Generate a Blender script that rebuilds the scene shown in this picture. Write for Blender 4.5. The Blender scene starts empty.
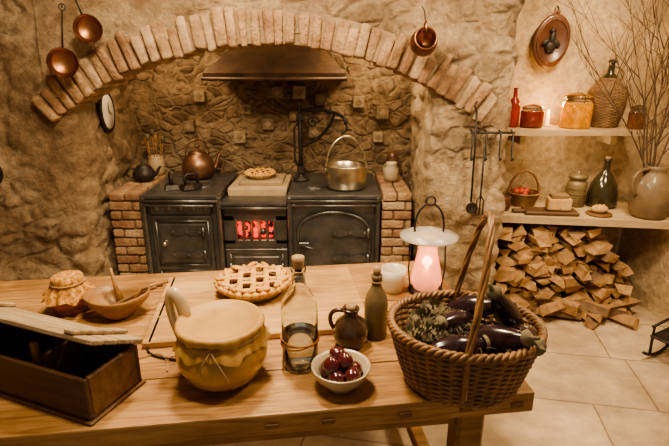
import bpy, bmesh, math, random
from mathutils import Vector, Matrix, noise, Euler
random.seed(7)
pi=math.pi; sin=math.sin; cos=math.cos
rnd=random.uniform
S=bpy.context.scene
try: S.view_settings.look='AgX - Medium High Contrast'
except Exception: pass
# ------------------------------------------------------------ materials
def new_mat(name):
    m=bpy.data.materials.new(name); m.use_nodes=True
    nt=m.node_tree; b=nt.nodes['Principled BSDF']
    return m,nt,b
def ramp(nt,fac,stops):
    r=nt.nodes.new('ShaderNodeValToRGB'); e=r.color_ramp.elements
    while len(e)<len(stops): e.new(0.5)
    for el,(p,c) in zip(e,stops):
        el.position=p; el.color=(c[0],c[1],c[2],1)
    nt.links.new(fac,r.inputs[0]); return r.outputs[0]
def coords(nt,stretch=(1,1,1),rot=(0,0,0)):
    tc=nt.nodes.new('ShaderNodeTexCoord'); mp=nt.nodes.new('ShaderNodeMapping')
    mp.inputs['Scale'].default_value=stretch; mp.inputs['Rotation'].default_value=rot
    nt.links.new(tc.outputs['Object'],mp.inputs[0]); return mp.outputs[0]
def nz(nt,co,scale,detail=6,rough=.6,dist=0):
    n=nt.nodes.new('ShaderNodeTexNoise'); n.inputs['Scale'].default_value=scale
    n.inputs['Detail'].default_value=detail; n.inputs['Roughness'].default_value=rough
    n.inputs['Distortion'].default_value=dist
    nt.links.new(co,n.inputs['Vector']); return n.outputs['Fac']
def mul(nt,a,bb,f=.8,mode='MULTIPLY',fs=None):
    mx=nt.nodes.new('ShaderNodeMix'); mx.data_type='RGBA'; mx.blend_type=mode
    mx.inputs[0].default_value=f; nt.links.new(a,mx.inputs[6]); nt.links.new(bb,mx.inputs[7])
    if fs is not None: nt.links.new(fs,mx.inputs[0])
    return mx.outputs[2]
def bumpn(nt,b,h,strength,dist=.01,prev=None):
    bp=nt.nodes.new('ShaderNodeBump'); bp.inputs['Strength'].default_value=strength
    bp.inputs['Distance'].default_value=dist
    nt.links.new(h,bp.inputs['Height'])
    if prev is not None: nt.links.new(prev,bp.inputs['Normal'])
    nt.links.new(bp.outputs[0],b.inputs['Normal']); return bp.outputs[0]
def mk(name,c1,c2=None,scale=6,rough=.7,metal=0,bump=.2,bscale=60,stretch=(1,1,1),trans=0,emit=None,estr=0,coat=0,ior=1.45,dist=0,lo=.35,hi=.65,bd=.006,big=0):
    m,nt,b=new_mat(name); c2=c2 or tuple(x*.75 for x in c1)
    co=coords(nt,stretch)
    col=ramp(nt,nz(nt,co,scale,dist=dist),[(lo,c1),(hi,c2)])
    if big:
        c0=coords(nt); col=mul(nt,col,ramp(nt,nz(nt,c0,big,5),[(.35,(.60,.52,.45)),(.6,(1,1,1))]),.9)
    nt.links.new(col,b.inputs['Base Color'])
    b.inputs['Roughness'].default_value=rough; b.inputs['Metallic'].default_value=metal
    b.inputs['IOR'].default_value=ior
    b.inputs['Transmission Weight'].default_value=trans
    b.inputs['Coat Weight'].default_value=coat
    b.inputs['Coat Roughness'].default_value=.15
    if bump: bumpn(nt,b,nz(nt,co,bscale,4),bump,bd)
    if emit:
        b.inputs['Emission Color'].default_value=(*emit,1); b.inputs['Emission Strength'].default_value=estr
    return m
def distort(nt,co,sc_,amt):
    nn=nt.nodes.new('ShaderNodeTexNoise'); nn.inputs['Scale'].default_value=sc_; nn.inputs['Detail'].default_value=3; nt.links.new(co,nn.inputs['Vector'])
    sc=nt.nodes.new('ShaderNodeVectorMath'); sc.operation='SCALE'; sc.inputs['Scale'].default_value=amt
    ad=nt.nodes.new('ShaderNodeVectorMath'); ad.operation='ADD'
    nt.links.new(nn.outputs['Color'],sc.inputs[0]); nt.links.new(co,ad.inputs[0]); nt.links.new(sc.outputs[0],ad.inputs[1]); return ad.outputs[0]
def mk_wall(name,stops,vs=5,crack=.5,bump=.9,stain=.8,stones=0,scol=None,stretch=(1,1,1.5),mlo=.46,mhi=.54,mortar=(.42,.31,.2),ms=1.6):
    """lime plaster that breaks away to rubble stones where the mask noise is high"""
    m,nt,b=new_mat(name); co=coords(nt); cs=coords(nt,stretch)
    n1=nz(nt,co,2.6,10,.65,.8)
    out=ramp(nt,n1,stops)
    dv=distort(nt,cs,3,.22)
    hs=None
    if stones:
        v=nt.nodes.new('ShaderNodeTexVoronoi'); v.inputs['Scale'].default_value=vs; nt.links.new(dv,v.inputs['Vector'])
        sep=nt.nodes.new('ShaderNodeSeparateColor'); nt.links.new(v.outputs['Color'],sep.inputs[0])
        sc=ramp(nt,sep.outputs[0],scol)
        e=nt.nodes.new('ShaderNodeTexVoronoi'); e.feature='DISTANCE_TO_EDGE'; e.inputs['Scale'].default_value=vs; nt.links.new(dv,e.inputs['Vector'])
        gap=ramp(nt,e.outputs['Distance'],[(.03,(0,0,0)),(.16,(1,1,1))])
        mo=nt.nodes.new('ShaderNodeRGB'); mo.outputs[0].default_value=(*mortar,1)
        st=mul(nt,mo.outputs[0],sc,1,'MIX',gap)
        mask=ramp(nt,nz(nt,co,ms,5,.6),[(mlo,(0,0,0)),(mhi,(1,1,1))])
        out=mul(nt,out,st,1,'MIX',mask)
        hs=mul(nt,mask,gap,1)
    out=mul(nt,out,ramp(nt,nz(nt,co,22,8,.7),[(.3,(.52,.46,.40)),(.6,(1,1,1))]),.85)
    out=mul(nt,out,ramp(nt,nz(nt,co,1.3,6,.6),[(.36,(.54,.47,.40)),(.56,(1,1,1))]),stain)
    out=mul(nt,out,ramp(nt,nz(nt,co,6,6,.6),[(.38,(.66,.6,.53)),(.52,(1,1,1))]),stain)
    nt.links.new(out,b.inputs['Base Color']); b.inputs['Roughness'].default_value=.93
    p=bumpn(nt,b,nz(nt,co,9,12,.7),bump,.06)
    p=bumpn(nt,b,nz(nt,co,55,6,.7),bump*.8,.012,p)
    if hs is not None: bumpn(nt,b,hs,.9,.022,p)
    return m
def mk_brickwall(name,c1,c2,mortar,w,h,ms,rotx=True,bump=.8,offs=.5,rough=.9,rotz=0,smooth=.3,dst=.03,dsc=6,var=.85):
    m,nt,b=new_mat(name)
    co=coords(nt,(1,1,1),(pi/2 if rotx else 0,0,rotz))
    br=nt.nodes.new('ShaderNodeTexBrick'); br.inputs['Scale'].default_value=1
    br.inputs['Brick Width'].default_value=w; br.inputs['Row Height'].default_value=h
    br.inputs['Mortar Size'].default_value=ms; br.inputs['Mortar Smooth'].default_value=smooth
    br.inputs['Color1'].default_value=(*c1,1); br.inputs['Color2'].default_value=(*c2,1); br.inputs['Mortar'].default_value=(*mortar,1)
    br.offset=offs; br.squash=.75; br.squash_frequency=3; nt.links.new(distort(nt,co,dsc,dst),br.inputs['Vector'])
    out=mul(nt,br.outputs['Color'],ramp(nt,nz(nt,co,5,10,.7),[(.3,(.60,.56,.52)),(.65,(1.15,1.12,1.08))]),var)
    out=mul(nt,out,ramp(nt,nz(nt,co,1.7,6,.6),[(.38,(.72,.67,.61)),(.58,(1.1,1.08,1.05))]),var)
    nt.links.new(out,b.inputs['Base Color']); b.inputs['Roughness'].default_value=rough
    inv=nt.nodes.new('ShaderNodeMath'); inv.operation='SUBTRACT'; inv.inputs[0].default_value=1; nt.links.new(br.outputs['Fac'],inv.inputs[1])
    p=bumpn(nt,b,inv.outputs[0],bump*.8,.015)
    p=bumpn(nt,b,nz(nt,co,12,10,.7),bump,.03,p)
    bumpn(nt,b,nz(nt,co,50,6,.7),bump*.5,.008,p)
    return m

M={}
SC=[(.0,(.26,.175,.10)),(.35,(.42,.30,.18)),(.65,(.54,.41,.26)),(1,(.34,.25,.165))]
SH=[(.0,(.25,.17,.10)),(.3,(.44,.315,.195)),(.6,(.56,.42,.27)),(1,(.34,.25,.165))]
M['plaster']=mk_wall('plaster_warm',[(.3,(.40,.275,.155)),(.5,(.60,.45,.285)),(.7,(.71,.57,.385))],5.5,bump=1,stain=.55,stones=1,scol=SC,mlo=.50,mhi=.60)
M['rubble']=mk_wall('rubble_stone',[(.3,(.33,.23,.13)),(.5,(.52,.385,.24)),(.7,(.66,.52,.34))],5,bump=1,stain=.72,stones=1,scol=SC,mlo=.47,mhi=.60)
M['plaster2']=mk_wall('plaster_smooth',[(.3,(.55,.405,.24)),(.5,(.65,.495,.31)),(.7,(.73,.585,.40))],3,bump=.5,stain=.35)
M['hearth']=mk_wall('hearth_stone',[(.3,(.34,.24,.14)),(.5,(.52,.385,.24)),(.7,(.62,.48,.31))],8.5,bump=1,stain=.65,stones=1,scol=SH,mlo=.36,mhi=.46,mortar=(.48,.36,.23),stretch=(1,1,1.45),ms=2.4)
M['floor']=mk_brickwall('floor_stone',(.63,.52,.375),(.54,.44,.315),(.34,.265,.18),.62,.46,.006,rotx=False,bump=.3,rough=.45,rotz=.18,dst=.015,var=.9)
M['mortar']=mk('mortar',(.34,.24,.145),(.22,.15,.09),12,.95,bump=.8,bd=.01)
M['br1']=mk('brick_tan',(.50,.34,.205),(.33,.205,.115),14,.9,bump=1,bd=.015,big=9)
M['br2']=mk('brick_red',(.42,.265,.16),(.29,.17,.10),14,.9,bump=1,bd=.015,big=9)
M['br3']=mk('brick_pale',(.58,.43,.275),(.42,.295,.18),14,.9,bump=1,bd=.015,big=9)
M['iron']=mk('cast_iron',(.12,.118,.114),(.20,.195,.183),9,.34,.75,bump=.2,bscale=120,bd=.003)
M['ironr']=mk('wrought_iron',(.03,.027,.025),(.06,.045,.035),30,.5,.5,bump=.3,bscale=120,bd=.002)
M['rust']=mk('rusty_iron',(.16,.10,.062),(.085,.058,.044),8,.5,.4,bump=.3)
M['copper']=mk('copper',(.40,.205,.11),(.24,.12,.065),8,.36,1,bump=.1)
M['copperd']=mk('aged_copper',(.28,.155,.095),(.17,.095,.06),9,.42,.8,bump=.1)
M['brass']=mk('brass',(.66,.60,.48),(.54,.47,.35),8,.30,1,bump=.08)
M['table']=mk('table_wood',(.55,.335,.15),(.27,.135,.052),3.0,.43,bump=.45,bscale=14,stretch=(1,11,11),dist=1.8,lo=.3,hi=.70,big=3)
M['tablee']=mk('table_edge_wood',(.42,.25,.11),(.25,.135,.055),4,.5,bump=.3,bscale=14,stretch=(1,8,8),dist=.6,big=3)
M['board']=mk('board_wood',(.60,.385,.185),(.42,.245,.10),3.0,.5,bump=.25,bscale=16,stretch=(1,10,10),dist=1,big=3)
M['darkw']=mk('dark_wood',(.075,.04,.021),(.135,.072,.036),5,.5,bump=.3,bscale=20,stretch=(1,8,8))
M['midw']=mk('brown_wood',(.22,.12,.057),(.135,.07,.03),5,.45,bump=.25,bscale=20,stretch=(1,8,8))
M['palew']=mk('weathered_wood',(.42,.32,.20),(.25,.175,.10),5,.7,bump=.4,bscale=22,stretch=(1,10,10))
M['shelfw']=mk('shelf_plaster',(.50,.37,.22),(.38,.27,.155),5,.8,bump=.4,bscale=22,stretch=(1,4,4))
M['bowlw']=mk('turned_wood',(.34,.185,.077),(.22,.115,.045),6,.42,bump=.2,bscale=30,stretch=(1,4,4))
M['logend']=mk('log_split',(.64,.42,.215),(.42,.25,.12),8,.8,bump=.6,bscale=40,stretch=(4,1,4))
M['logend2']=mk('log_split_dark',(.48,.30,.15),(.32,.185,.09),8,.8,bump=.6,bscale=40,stretch=(4,1,4))
M['logside']=mk('log_wood',(.48,.295,.145),(.28,.16,.075),8,.85,bump=.7,bscale=40,stretch=(6,1,6))
M['bark']=mk('bark',(.14,.085,.05),(.26,.165,.095),10,.95,bump=1,bscale=30,bd=.01)
M['ochre']=mk('ochre_glaze',(.54,.33,.09),(.40,.21,.05),7,.22,bump=.1,bscale=20,coat=.6)
M['hide']=mk('parchment_cover',(.50,.30,.105),(.37,.205,.065),6,.5,bump=.4,bscale=25)
M['string']=mk('twine',(.42,.27,.14),(.30,.18,.09),40,.9,bump=.5,bscale=200)
M['orangestring']=mk('leather_cord',(.45,.19,.06),(.33,.13,.04),40,.8,bump=.5,bscale=200)
M['glass']=mk('clear_glass',(.95,.98,.96),(.95,.98,.96),2,.03,bump=0,trans=1,ior=1.45)
M['water']=mk('water',(.93,.96,.94),(.93,.96,.94),2,.0,bump=0,trans=1,ior=1.33)
M['cork']=mk('cork',(.42,.28,.15),(.30,.19,.10),40,.9,bump=.4)
M['brownglaze']=mk('brown_glaze',(.035,.020,.013),(.09,.05,.028),8,.2,bump=.1,coat=.6)
M['olive']=mk('olive_stoneware',(.19,.14,.072),(.115,.082,.043),8,.4,bump=.2)
M['stoneware']=mk('stoneware',(.55,.42,.27),(.41,.30,.17),8,.35,bump=.15,coat=.4)
M['jugglaze']=mk('salt_glaze',(.22,.155,.09),(.14,.095,.055),9,.5,bump=.2,coat=.2)
M['creamglaze']=mk('cream_glaze',(.54,.45,.31),(.38,.30,.19),14,.3,bump=.12,coat=.4)
M['plum']=mk('plum_skin',(.050,.009,.012),(.10,.016,.016),10,.2,bump=.05,coat=.5)
M['egg']=mk('aubergine_skin',(.017,.009,.013),(.04,.018,.02),6,.22,bump=.03,coat=.5)
M['green']=mk('leaf_green',(.09,.092,.045),(.135,.12,.06),12,.6,bump=.4)
M['dry']=mk('dry_leaf',(.11,.09,.053),(.195,.15,.088),12,.8,bump=.5)
M['wicker']=mk('wicker',(.33,.175,.078),(.155,.08,.036),18,.42,bump=.3)
M['wicker2']=mk('wicker_pale',(.27,.165,.085),(.165,.098,.05),18,.6,bump=.3)
M['crust']=mk('pie_crust',(.74,.45,.155),(.53,.265,.08),14,.5,bump=.4,bscale=50)
M['filling']=mk('pie_filling',(.07,.022,.015),(.14,.05,.025),20,.25,bump=.6,bscale=60)
M['lace']=mk('lace_cloth',(.66,.36,.11),(.34,.155,.04),70,.9,bump=1,bscale=120,bd=.006,lo=.42,hi=.56)
M['honey']=mk('honey_jar',(.60,.26,.04),(.5,.18,.03),6,.1,bump=0,trans=.6)
M['white']=mk('white_enamel',(.74,.68,.57),(.64,.58,.48),8,.3,bump=.05,coat=.3)
M['frost']=mk('frosted_glass',(.95,.90,.82),(.95,.9,.82),3,.25,bump=0,trans=.75)
M['lampglass']=mk('lamp_glass',(1,.72,.60),(1,.68,.56),3,.28,bump=0,trans=.7,emit=(1,.36,.18),estr=.40)
M['wax']=mk('wax',(.8,.7,.5),(.75,.65,.45),8,.5,bump=0)
M['flame']=mk('flame',(1,.6,.2),(1,.6,.2),3,.5,bump=0,emit=(1,.55,.2),estr=14)
M['ember']=mk('embers',(.6,.03,.015),(.3,.01,.01),20,.8,bump=.5,emit=(1,.03,.012),estr=1.7)
M['redglass']=mk('red_preserve',(.30,.035,.015),(.16,.015,.01),14,.15,bump=.2,emit=(1,.12,.03),estr=.04)  # faint emission imitates light shining through the red jar and bottle
M['amber']=mk('amber_preserve',(.80,.36,.03),(.42,.13,.01),26,.15,bump=.3,emit=(1,.36,.02),estr=.30)  # emission stands in for backlight through the preserve
M['darkglass']=mk('dark_bottle_glass',(.035,.028,.014),(.05,.04,.02),4,.12,bump=0,coat=.5)
M['terra']=mk('terracotta',(.15,.062,.034),(.09,.04,.024),8,.35,bump=.2,coat=.3)
M['twig']=mk('twig_bark',(.13,.08,.045),(.08,.05,.03),20,.9,bump=.4)
M['bread']=mk('bread_crust',(.50,.29,.12),(.62,.43,.22),9,.8,bump=.5)
M['redfruit']=mk('dried_tomato',(.45,.07,.04),(.30,.045,.025),10,.4,bump=.3)
M['tileA']=mk('glazed_tile_dark',(.16,.12,.08),(.32,.235,.145),25,.35,bump=.3)
M['tileB']=mk('glazed_tile_pale',(.44,.35,.23),(.27,.205,.13),25,.35,bump=.3)
M['slab']=mk('soapstone_slab',(.48,.36,.22),(.36,.265,.16),9,.7,bump=.3)

# ------------------------------------------------------------ mesh builder
class B:
    def __init__(s,name): s.name=name; s.v=[];s.f=[];s.m=[];s.sm=[];s.mats=[]
    def mi(s,k):
        if k not in s.mats: s.mats.append(k)
        return s.mats.index(k)
    def add(s,vs,fs,mat,smooth=True,X=None):
        o=len(s.v); k=s.mi(mat)
        for p in vs:
            p=Vector(p); s.v.append(X@p if X else p)
        for f in fs:
            s.f.append([i+o for i in f]); s.m.append(k); s.sm.append(smooth)
    def box(s,c,d,mat,rot=(0,0,0),bev=.004,X=None,jit=0,seg=1,smooth=False):
        bm=bmesh.new(); bmesh.ops.create_cube(bm,size=1)
        for v in bm.verts:
            v.co=Vector((v.co.x*d[0],v.co.y*d[1],v.co.z*d[2]))
            if jit: v.co+=Vector((rnd(-jit,jit),rnd(-jit,jit),rnd(-jit,jit)))
        if bev: bmesh.ops.bevel(bm,geom=bm.edges[:],offset=min(bev,min(d)*.4),segments=seg,affect='EDGES',profile=.6)
        T=Matrix.Translation(c)@Euler(rot).to_matrix().to_4x4()
        if X: T=X@T
        bm.verts.index_update()
        s.add([T@v.co for v in bm.verts],[[v.index for v in f.verts] for f in bm.faces],mat,smooth); bm.free()
    def lathe(s,prof,mat,seg=40,X=None,rm=None,c=(0,0,0)):
        vs=[];fs=[];n=len(prof)
        for i in range(seg):
            a=2*pi*i/seg
            for k,(r,z) in enumerate(prof):
                r=max(r,.0003)
                if rm: r,z=rm(a,k,r,z)
                vs.append((c[0]+r*cos(a),c[1]+r*sin(a),c[2]+z))
        for i in range(seg):
            j=(i+1)%seg
            for k in range(n-1): fs.append([i*n+k,j*n+k,j*n+k+1,i*n+k+1])
        s.add(vs,fs,mat,True,X)
    def tube(s,pts,r,mat,seg=8,closed=False,X=None,sq=1.0):
        P=[Vector(p) for p in pts]; n=len(P)
        R=r if isinstance(r,(list,tuple)) else [r]*n
        T=[]
        for i in range(n):
            a=P[(i-1)%n] if (closed or i>0) else P[i]; b=P[(i+1)%n] if (closed or i<n-1) else P[i]
            t=(b-a); T.append(t.normalized() if t.length>1e-9 else Vector((0,0,1)))
        u=T[0].orthogonal().normalized()
        if abs(T[0].z)<.9: u=(Vector((0,0,1))-T[0]*T[0].z).normalized()
        vs=[];fs=[]
        for i in range(n):
            u=(u-T[i]*u.dot(T[i])); u=u.normalized() if u.length>1e-6 else T[i].orthogonal().normalized()
            w=T[i].cross(u)
            for k in range(seg):
                a=2*pi*k/seg; vs.append(P[i]+u*cos(a)*R[i]*sq+w*sin(a)*R[i])
        for i in range(n if closed else n-1):
            j=(i+1)%n
            for k in range(seg):
                l=(k+1)%seg; fs.append([i*seg+k,i*seg+l,j*seg+l,j*seg+k])
        if not closed: fs.append(list(range(seg))[::-1]); fs.append([(n-1)*seg+k for k in range(seg)])
        s.add(vs,fs,mat,True,X)
    def ball(s,c,r,mat,seg=20,rings=12,X=None,fn=None,rot=(0,0,0)):
        if not isinstance(r,(list,tuple)): r=(r,r,r)
        E=Matrix.Translation(c)@Euler(rot).to_matrix().to_4x4()
        vs=[];fs=[]
        for i in range(rings+1):
            ph=pi*i/rings
            for k in range(seg):
                a=2*pi*k/seg; p=Vector((sin(ph)*cos(a),sin(ph)*sin(a),-cos(ph)))
                if fn: p=fn(p)
                vs.append(E@Vector((p.x*r[0],p.y*r[1],p.z*r[2])))
        for i in range(rings):
            for k in range(seg):
                l=(k+1)%seg; fs.append([i*seg+k,i*seg+l,(i+1)*seg+l,(i+1)*seg+k])
        s.add(vs,fs,mat,True,X)
    def prism(s,pts,y0,y1,mat,X=None,smooth=False):
        n=len(pts); vs=[(x,y0,z) for x,z in pts]+[(x,y1,z) for x,z in pts]
        fs=[list(range(n)),list(range(2*n-1,n-1,-1))]
        for i in range(n): j=(i+1)%n; fs.append([i,i+n,j+n,j])
        s.add(vs,fs,mat,smooth,X)
    def build(s,loc=(0,0,0),rz=0,rot=None,scale=None):
        me=bpy.data.meshes.new(s.name); me.from_pydata([tuple(p) for p in s.v],[],s.f)
        for k in s.mats: me.materials.append(M[k])
        me.polygons.foreach_set('material_index',s.m); me.polygons.foreach_set('use_smooth',s.sm)
        me.update()
        bm=bmesh.new(); bm.from_mesh(me); bmesh.ops.remove_doubles(bm,verts=bm.verts,dist=.00002); bmesh.ops.recalc_face_normals(bm,faces=bm.faces); bm.to_mesh(me); bm.free()
        o=bpy.data.objects.new(s.name,me); S.collection.objects.link(o)
        o.location=loc; o.rotation_euler=rot or (0,0,rz)
        if scale: o.scale=scale
        return o
def arc(c,r,a0,a1,n,plane='xz',ry=None):
    out=[]; ry=ry or r
    for i in range(n+1):
        a=a0+(a1-a0)*i/n; x=r*cos(a); y=ry*sin(a)
        if plane=='xz': out.append((c[0]+x,c[1],c[2]+y))
        elif plane=='yz': out.append((c[0],c[1]+x,c[2]+y))
        else: out.append((c[0]+x,c[1]+y,c[2]))
    return out
def bez(p0,p1,p2,p3,n=14):
    p0,p1,p2,p3=map(Vector,(p0,p1,p2,p3)); o=[]
    for i in range(n+1):
        t=i/n; o.append(p0*(1-t)**3+3*p1*t*(1-t)**2+3*p2*t*t*(1-t)+p3*t**3)
    return o

# ------------------------------------------------------------ room shell
def disp(p,amp,stone):
    d=amp*noise.noise(p*1.7)+amp*.55*noise.noise(p*5.1+Vector((3,1,7)))+amp*.3*noise.noise(p*14)
    if stone:
        q=Vector((p.x*4.2,p.y*4.2,p.z*6.2)); q+=Vector((noise.noise(p*3),0,noise.noise(p*3+Vector((9,9,9)))))*.6
        dd=noise.voronoi(q)[0]
        d+=stone*(min(1,(dd[1]-dd[0])*3)-.6)*max(0.25,min(1,.7+noise.noise(p*1.3)*1.6))
    return d
def resample(path,step,closed=False):
    P=[Vector((a,b,0)) for a,b in path]
    for _ in range(3):
        Q=[P[0]]
        for i in range(len(P)-1):
            a,b=P[i],P[i+1]; L=(b-a).length; k=min(.25,.09/max(L,1e-6)) 
            if i>0: Q.append(a+(b-a)*k)
            if i<len(P)-2: Q.append(b-(b-a)*k)
        Q.append(P[-1]); P=Q
    out=[P[0]]; 
    for i in range(len(P)-1):
        L=(P[i+1]-P[i]).length; n=max(1,round(L/step))
        for k in range(1,n+1): out.append(P[i].lerp(P[i+1],k/n))
    return out
def sheet(name,path,z0,z1,step,amp,stone,mat,drop=None):
    P=resample(path,step); nzr=int((z1-z0)/step); n=len(P)
    b=B(name); vs=[];fs=[]
    for i,p in enumerate(P):
        t=(P[min(i+1,n-1)]-P[max(i-1,0)]).normalized(); nr=Vector((t.y,-t.x,0))
        for k in range(nzr+1):
            q=Vector((p.x,p.y,z0+(z1-z0)*k/nzr)); vs.append(q+nr*disp(q,amp,stone))
    for i in range(n-1):
        for k in range(nzr):
            a=i*(nzr+1)+k
            f=[a,a+nzr+1,a+nzr+2,a+1]
            if drop:
                c=(vs[f[0]]+vs[f[2]])/2
                if drop(c): continue
            fs.append(f)
    b.add(vs,fs,mat,True); return b.build()
AC=(-.39,-.225); AR=1.97; YF=2.85
H=2.75
sheet('wall_left',[(-2.08,-.6),(-2.08,2.72),(-1.95,2.86),(-1.58,YF),(-1.50,2.98),(-1.50,3.84)],0,H,.02,.055,.04,'rubble')
sheet('wall_pier',[(.58,3.84),(.54,3.0),(.58,YF),(.98,YF),(1.04,2.93),(1.04,3.5)],0,H,.02,.045,.03,'plaster')
sheet('wall_chimney_breast',[(-1.62,YF),(.68,YF)],1.2,H,.03,.045,.018,'plaster',drop=lambda c:(math.hypot(c.x-AC[0],c.z-AC[1])<AR+.08))
sheet('wall_hearth',[(-1.65,3.79),(.70,3.79)],0,H,.018,.035,.035,'hearth')
sheet('wall_niche',[(.95,3.46),(2.13,3.46)],0,H,.04,.02,0,'plaster2')
sheet('wall_right',[(2.13,3.50),(2.23,2.85),(2.7,1.0),(2.7,-.6)],0,H,.04,.02,0,'plaster2')
b=B('floor'); b.box((.3,1.6,-.05),(5.2,4.6,.1),'floor',bev=0); b.build()
b=B('ceiling'); b.box((.3,1.6,H+.03),(5.2,4.6,.06),'plaster2',bev=0); b.build()

# ------------------------------------------------------------ brick arch
b=B('brick_arch'); A=math.radians(38); N=42
ri=[];ro=[]
for i in range(61):
    a=-A+2*A*i/60
    ri.append((AC[0]+sin(a)*(AR+.012),AC[1]+cos(a)*(AR+.012))); ro.append((AC[0]+sin(a)*(AR+.18),AC[1]+cos(a)*(AR+.18)))
for i in range(60): b.prism([ri[i],ri[i+1],ro[i+1],ro[i]],2.842,3.085,'mortar')
for i in range(N):
    a=-A+2*A*(i+.5)/N+rnd(-.004,.004); L=.178+rnd(-.030,.026)
    rc=AR+L/2+rnd(-.008,.012)
    X=Matrix.Translation((AC[0]+sin(a)*rc,2.960+rnd(-.016,.012),AC[1]+cos(a)*rc))@Matrix.Rotation(a+rnd(-.045,.045),4,'Y')
    b.box((0,0,0),(.055+rnd(-.009,.005),.285,L),random.choice(['br1','br1','br1','br2','br2','br3']),X=X,bev=.018,jit=.009,seg=3,smooth=True)
b.build()

# ------------------------------------------------------------ brick piers beside range
def brickpier(name,x0,x1,y0,y1,h):
    b=B(name); b.box(((x0+x1)/2,(y0+y1)/2+.01,h/2-.01),(x1-x0-.016,y1-y0-.02,h-.02),'mortar',bev=0)
    r=0; z=0; bh=.062
    while z+bh<h+.001:
        off=(r%2)*.5
        bw=.155; x=x0-(bw*off)
        while x<x1-.01:
            a=max(x,x0); c=min(x+bw-.010,x1)
            if c-a>.02: b.box(((a+c)/2,y0+.05,z+bh/2-.004),(c-a,.1+rnd(-.006,.006),bh-.010),random.choice(['br1','br2','br1','br3']),bev=.008,jit=.003,seg=2,smooth=True)
            x+=bw
        z+=bh; r+=1
    nx=max(1,round((x1-x0)/.11)); ny=int((y1-y0)/.22)
    for i in range(nx):
        for j in range(ny):
            w=(x1-x0)/nx; d=(y1-y0)/ny
            b.box((x0+w*(i+.5),y0+d*(j+.5),h+.012),(w-.008,d-.008,.05),random.choice(['br1','br2','br1']),bev=.008,jit=.003,seg=2,smooth=True)
    return b.build()
brickpier('brick_plinth',-1.46,-1.26,3.05,3.72,.82)
brickpier('brick_pedestal',.31,.50,3.05,3.72,.82)

# ------------------------------------------------------------ range
b=B('cast_iron_range')
def panel(x0,x1,z0,z1,y,t=.012,mat='iron'):
    b.box(((x0+x1)/2,y-t/2,(z0+z1)/2),(x1-x0,t,z1-z0),mat,bev=.004)
def frame(x0,x1,z0,z1,y,w=.012):
    for a in [((x0,y,z0),(x1,y,z0)),((x1,y,z0),(x1,y,z1)),((x1,y,z1),(x0,y,z1)),((x0,y,z1),(x0,y,z0))]:
        b.tube(a,w/2,'iron',6)
def strap(x0,x1,z,y):
    n=8; pts=[]
    for i in range(n+1):
        t=i/n; w=.012+.012*abs(sin(t*pi*2)); pts.append((x0+(x1-x0)*t,z+w))
    for i in range(n,-1,-1):
        t=i/n; w=.012+.012*abs(sin(t*pi*2)); pts.append((x0+(x1-x0)*t,z-w))
    b.prism(pts,y-.01,y,'iron')
    for t in(.1,.5,.9): b.ball((x0+(x1-x0)*t,y-.012,z),.007,'iron',8,6)
    b.tube([(x0,y-.012,z-.035),(x0,y-.012,z+.035)],.011,'iron',8)
def top(x0,x1,z,y0,y1):
    b.box(((x0+x1)/2,(y0+y1)/2,z-.014),(x1-x0,y1-y0,.028),'iron',bev=.008,seg=2)
    b.tube([(x0,y0-.004,z-.038),(x1,y0-.004,z-.038)],.010,'iron',8)
b.box((-.995,3.39,.42),(.49,.64,.80),'iron',bev=.01); top(-1.245,-.748,.85,3.03,3.72)
panel(-1.20,-.80,.08,.70,3.07); frame(-1.17,-.83,.36,.67,3.055); frame(-1.17,-.83,.10,.32,3.055)
panel(-1.15,-.85,.38,.65,3.058,.014); strap(-.86,-1.08,.60,3.045); strap(-.86,-1.08,.44,3.045)
b.ball((-1.12,3.03,.52),(.018,.018,.018),'brass'); b.tube([(-1.12,3.05,.52),(-1.12,3.03,.52)],.008,'iron')
panel(-1.2,-.8,.715,.80,3.068,.012); 
for i in range(5): b.ball((-1.16+i*.08,3.055,.757),(.02,.008,.02),'iron',10,6)
b.box((-.75,3.05,.42),(.03,.05,.84),'iron',bev=.008); b.box((-1.235,3.05,.42),(.03,.05,.84),'iron',bev=.008)
b.box((-.525,3.45,.38),(.43,.52,.74),'iron',bev=.01)
b.box((-.525,3.41,.772),(.44,.60,.02),'iron',bev=.004)
top(-.742,-.308,.80,3.04,3.22)
for z,h in((.71,.09),(.50,.06),(.34,.25)): panel(-.735,-.315,z-h/2,z+h/2,3.10,.02)
panel(-.735,-.66,.5,.70,3.10,.02); panel(-.39,-.315,.5,.70,3.10,.02)
gx0,gx1=-.655,-.395
for i in range(6):
    x=gx0+(gx1-gx0)*i/5; b.box((x,3.09,.60),(.018,.03,.15),'iron',bev=.003)
for i in range(5):
    x=gx0+(gx1-gx0)*(i+.5)/5
    b.prism([(x-.028,.68),(x-.028,.645),(x-.016,.658),(x,.663),(x+.016,.658),(x+.028,.645),(x+.028,.68)],3.078,3.10,'iron')
b.box((-.525,3.16,.52),(.26,.10,.02),'iron',bev=0)
for i in range(60): b.ball((rnd(-.645,-.405),rnd(3.125,3.165),rnd(.53,.66)),rnd(.012,.026),random.choice(['ember','ember','ember','iron']),8,6)
frame(-.70,-.35,.24,.43,3.085); panel(-.68,-.37,.26,.41,3.088); b.ball((-.525,3.06,.37),.014,'brass')
strap(-.70,-.60,.335,3.075); strap(-.35,-.45,.335,3.075)
b.box((-.005,3.39,.42),(.59,.64,.80),'iron',bev=.01); top(-.305,.295,.85,3.03,3.72)
def archpts(cx,hw,z0,zs,rise,n=16):
    return [(cx-hw,z0),(cx-hw,zs)]+[(cx-hw*cos(pi*i/n),zs+rise*sin(pi*i/n)) for i in range(1,n)]+[(cx+hw,zs),(cx+hw,z0)]
b.prism(archpts(-.005,.23,.33,.60,.13),3.045,3.075,'iron'); b.prism(archpts(-.005,.185,.36,.60,.09),3.030,3.05,'iron')
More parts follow.
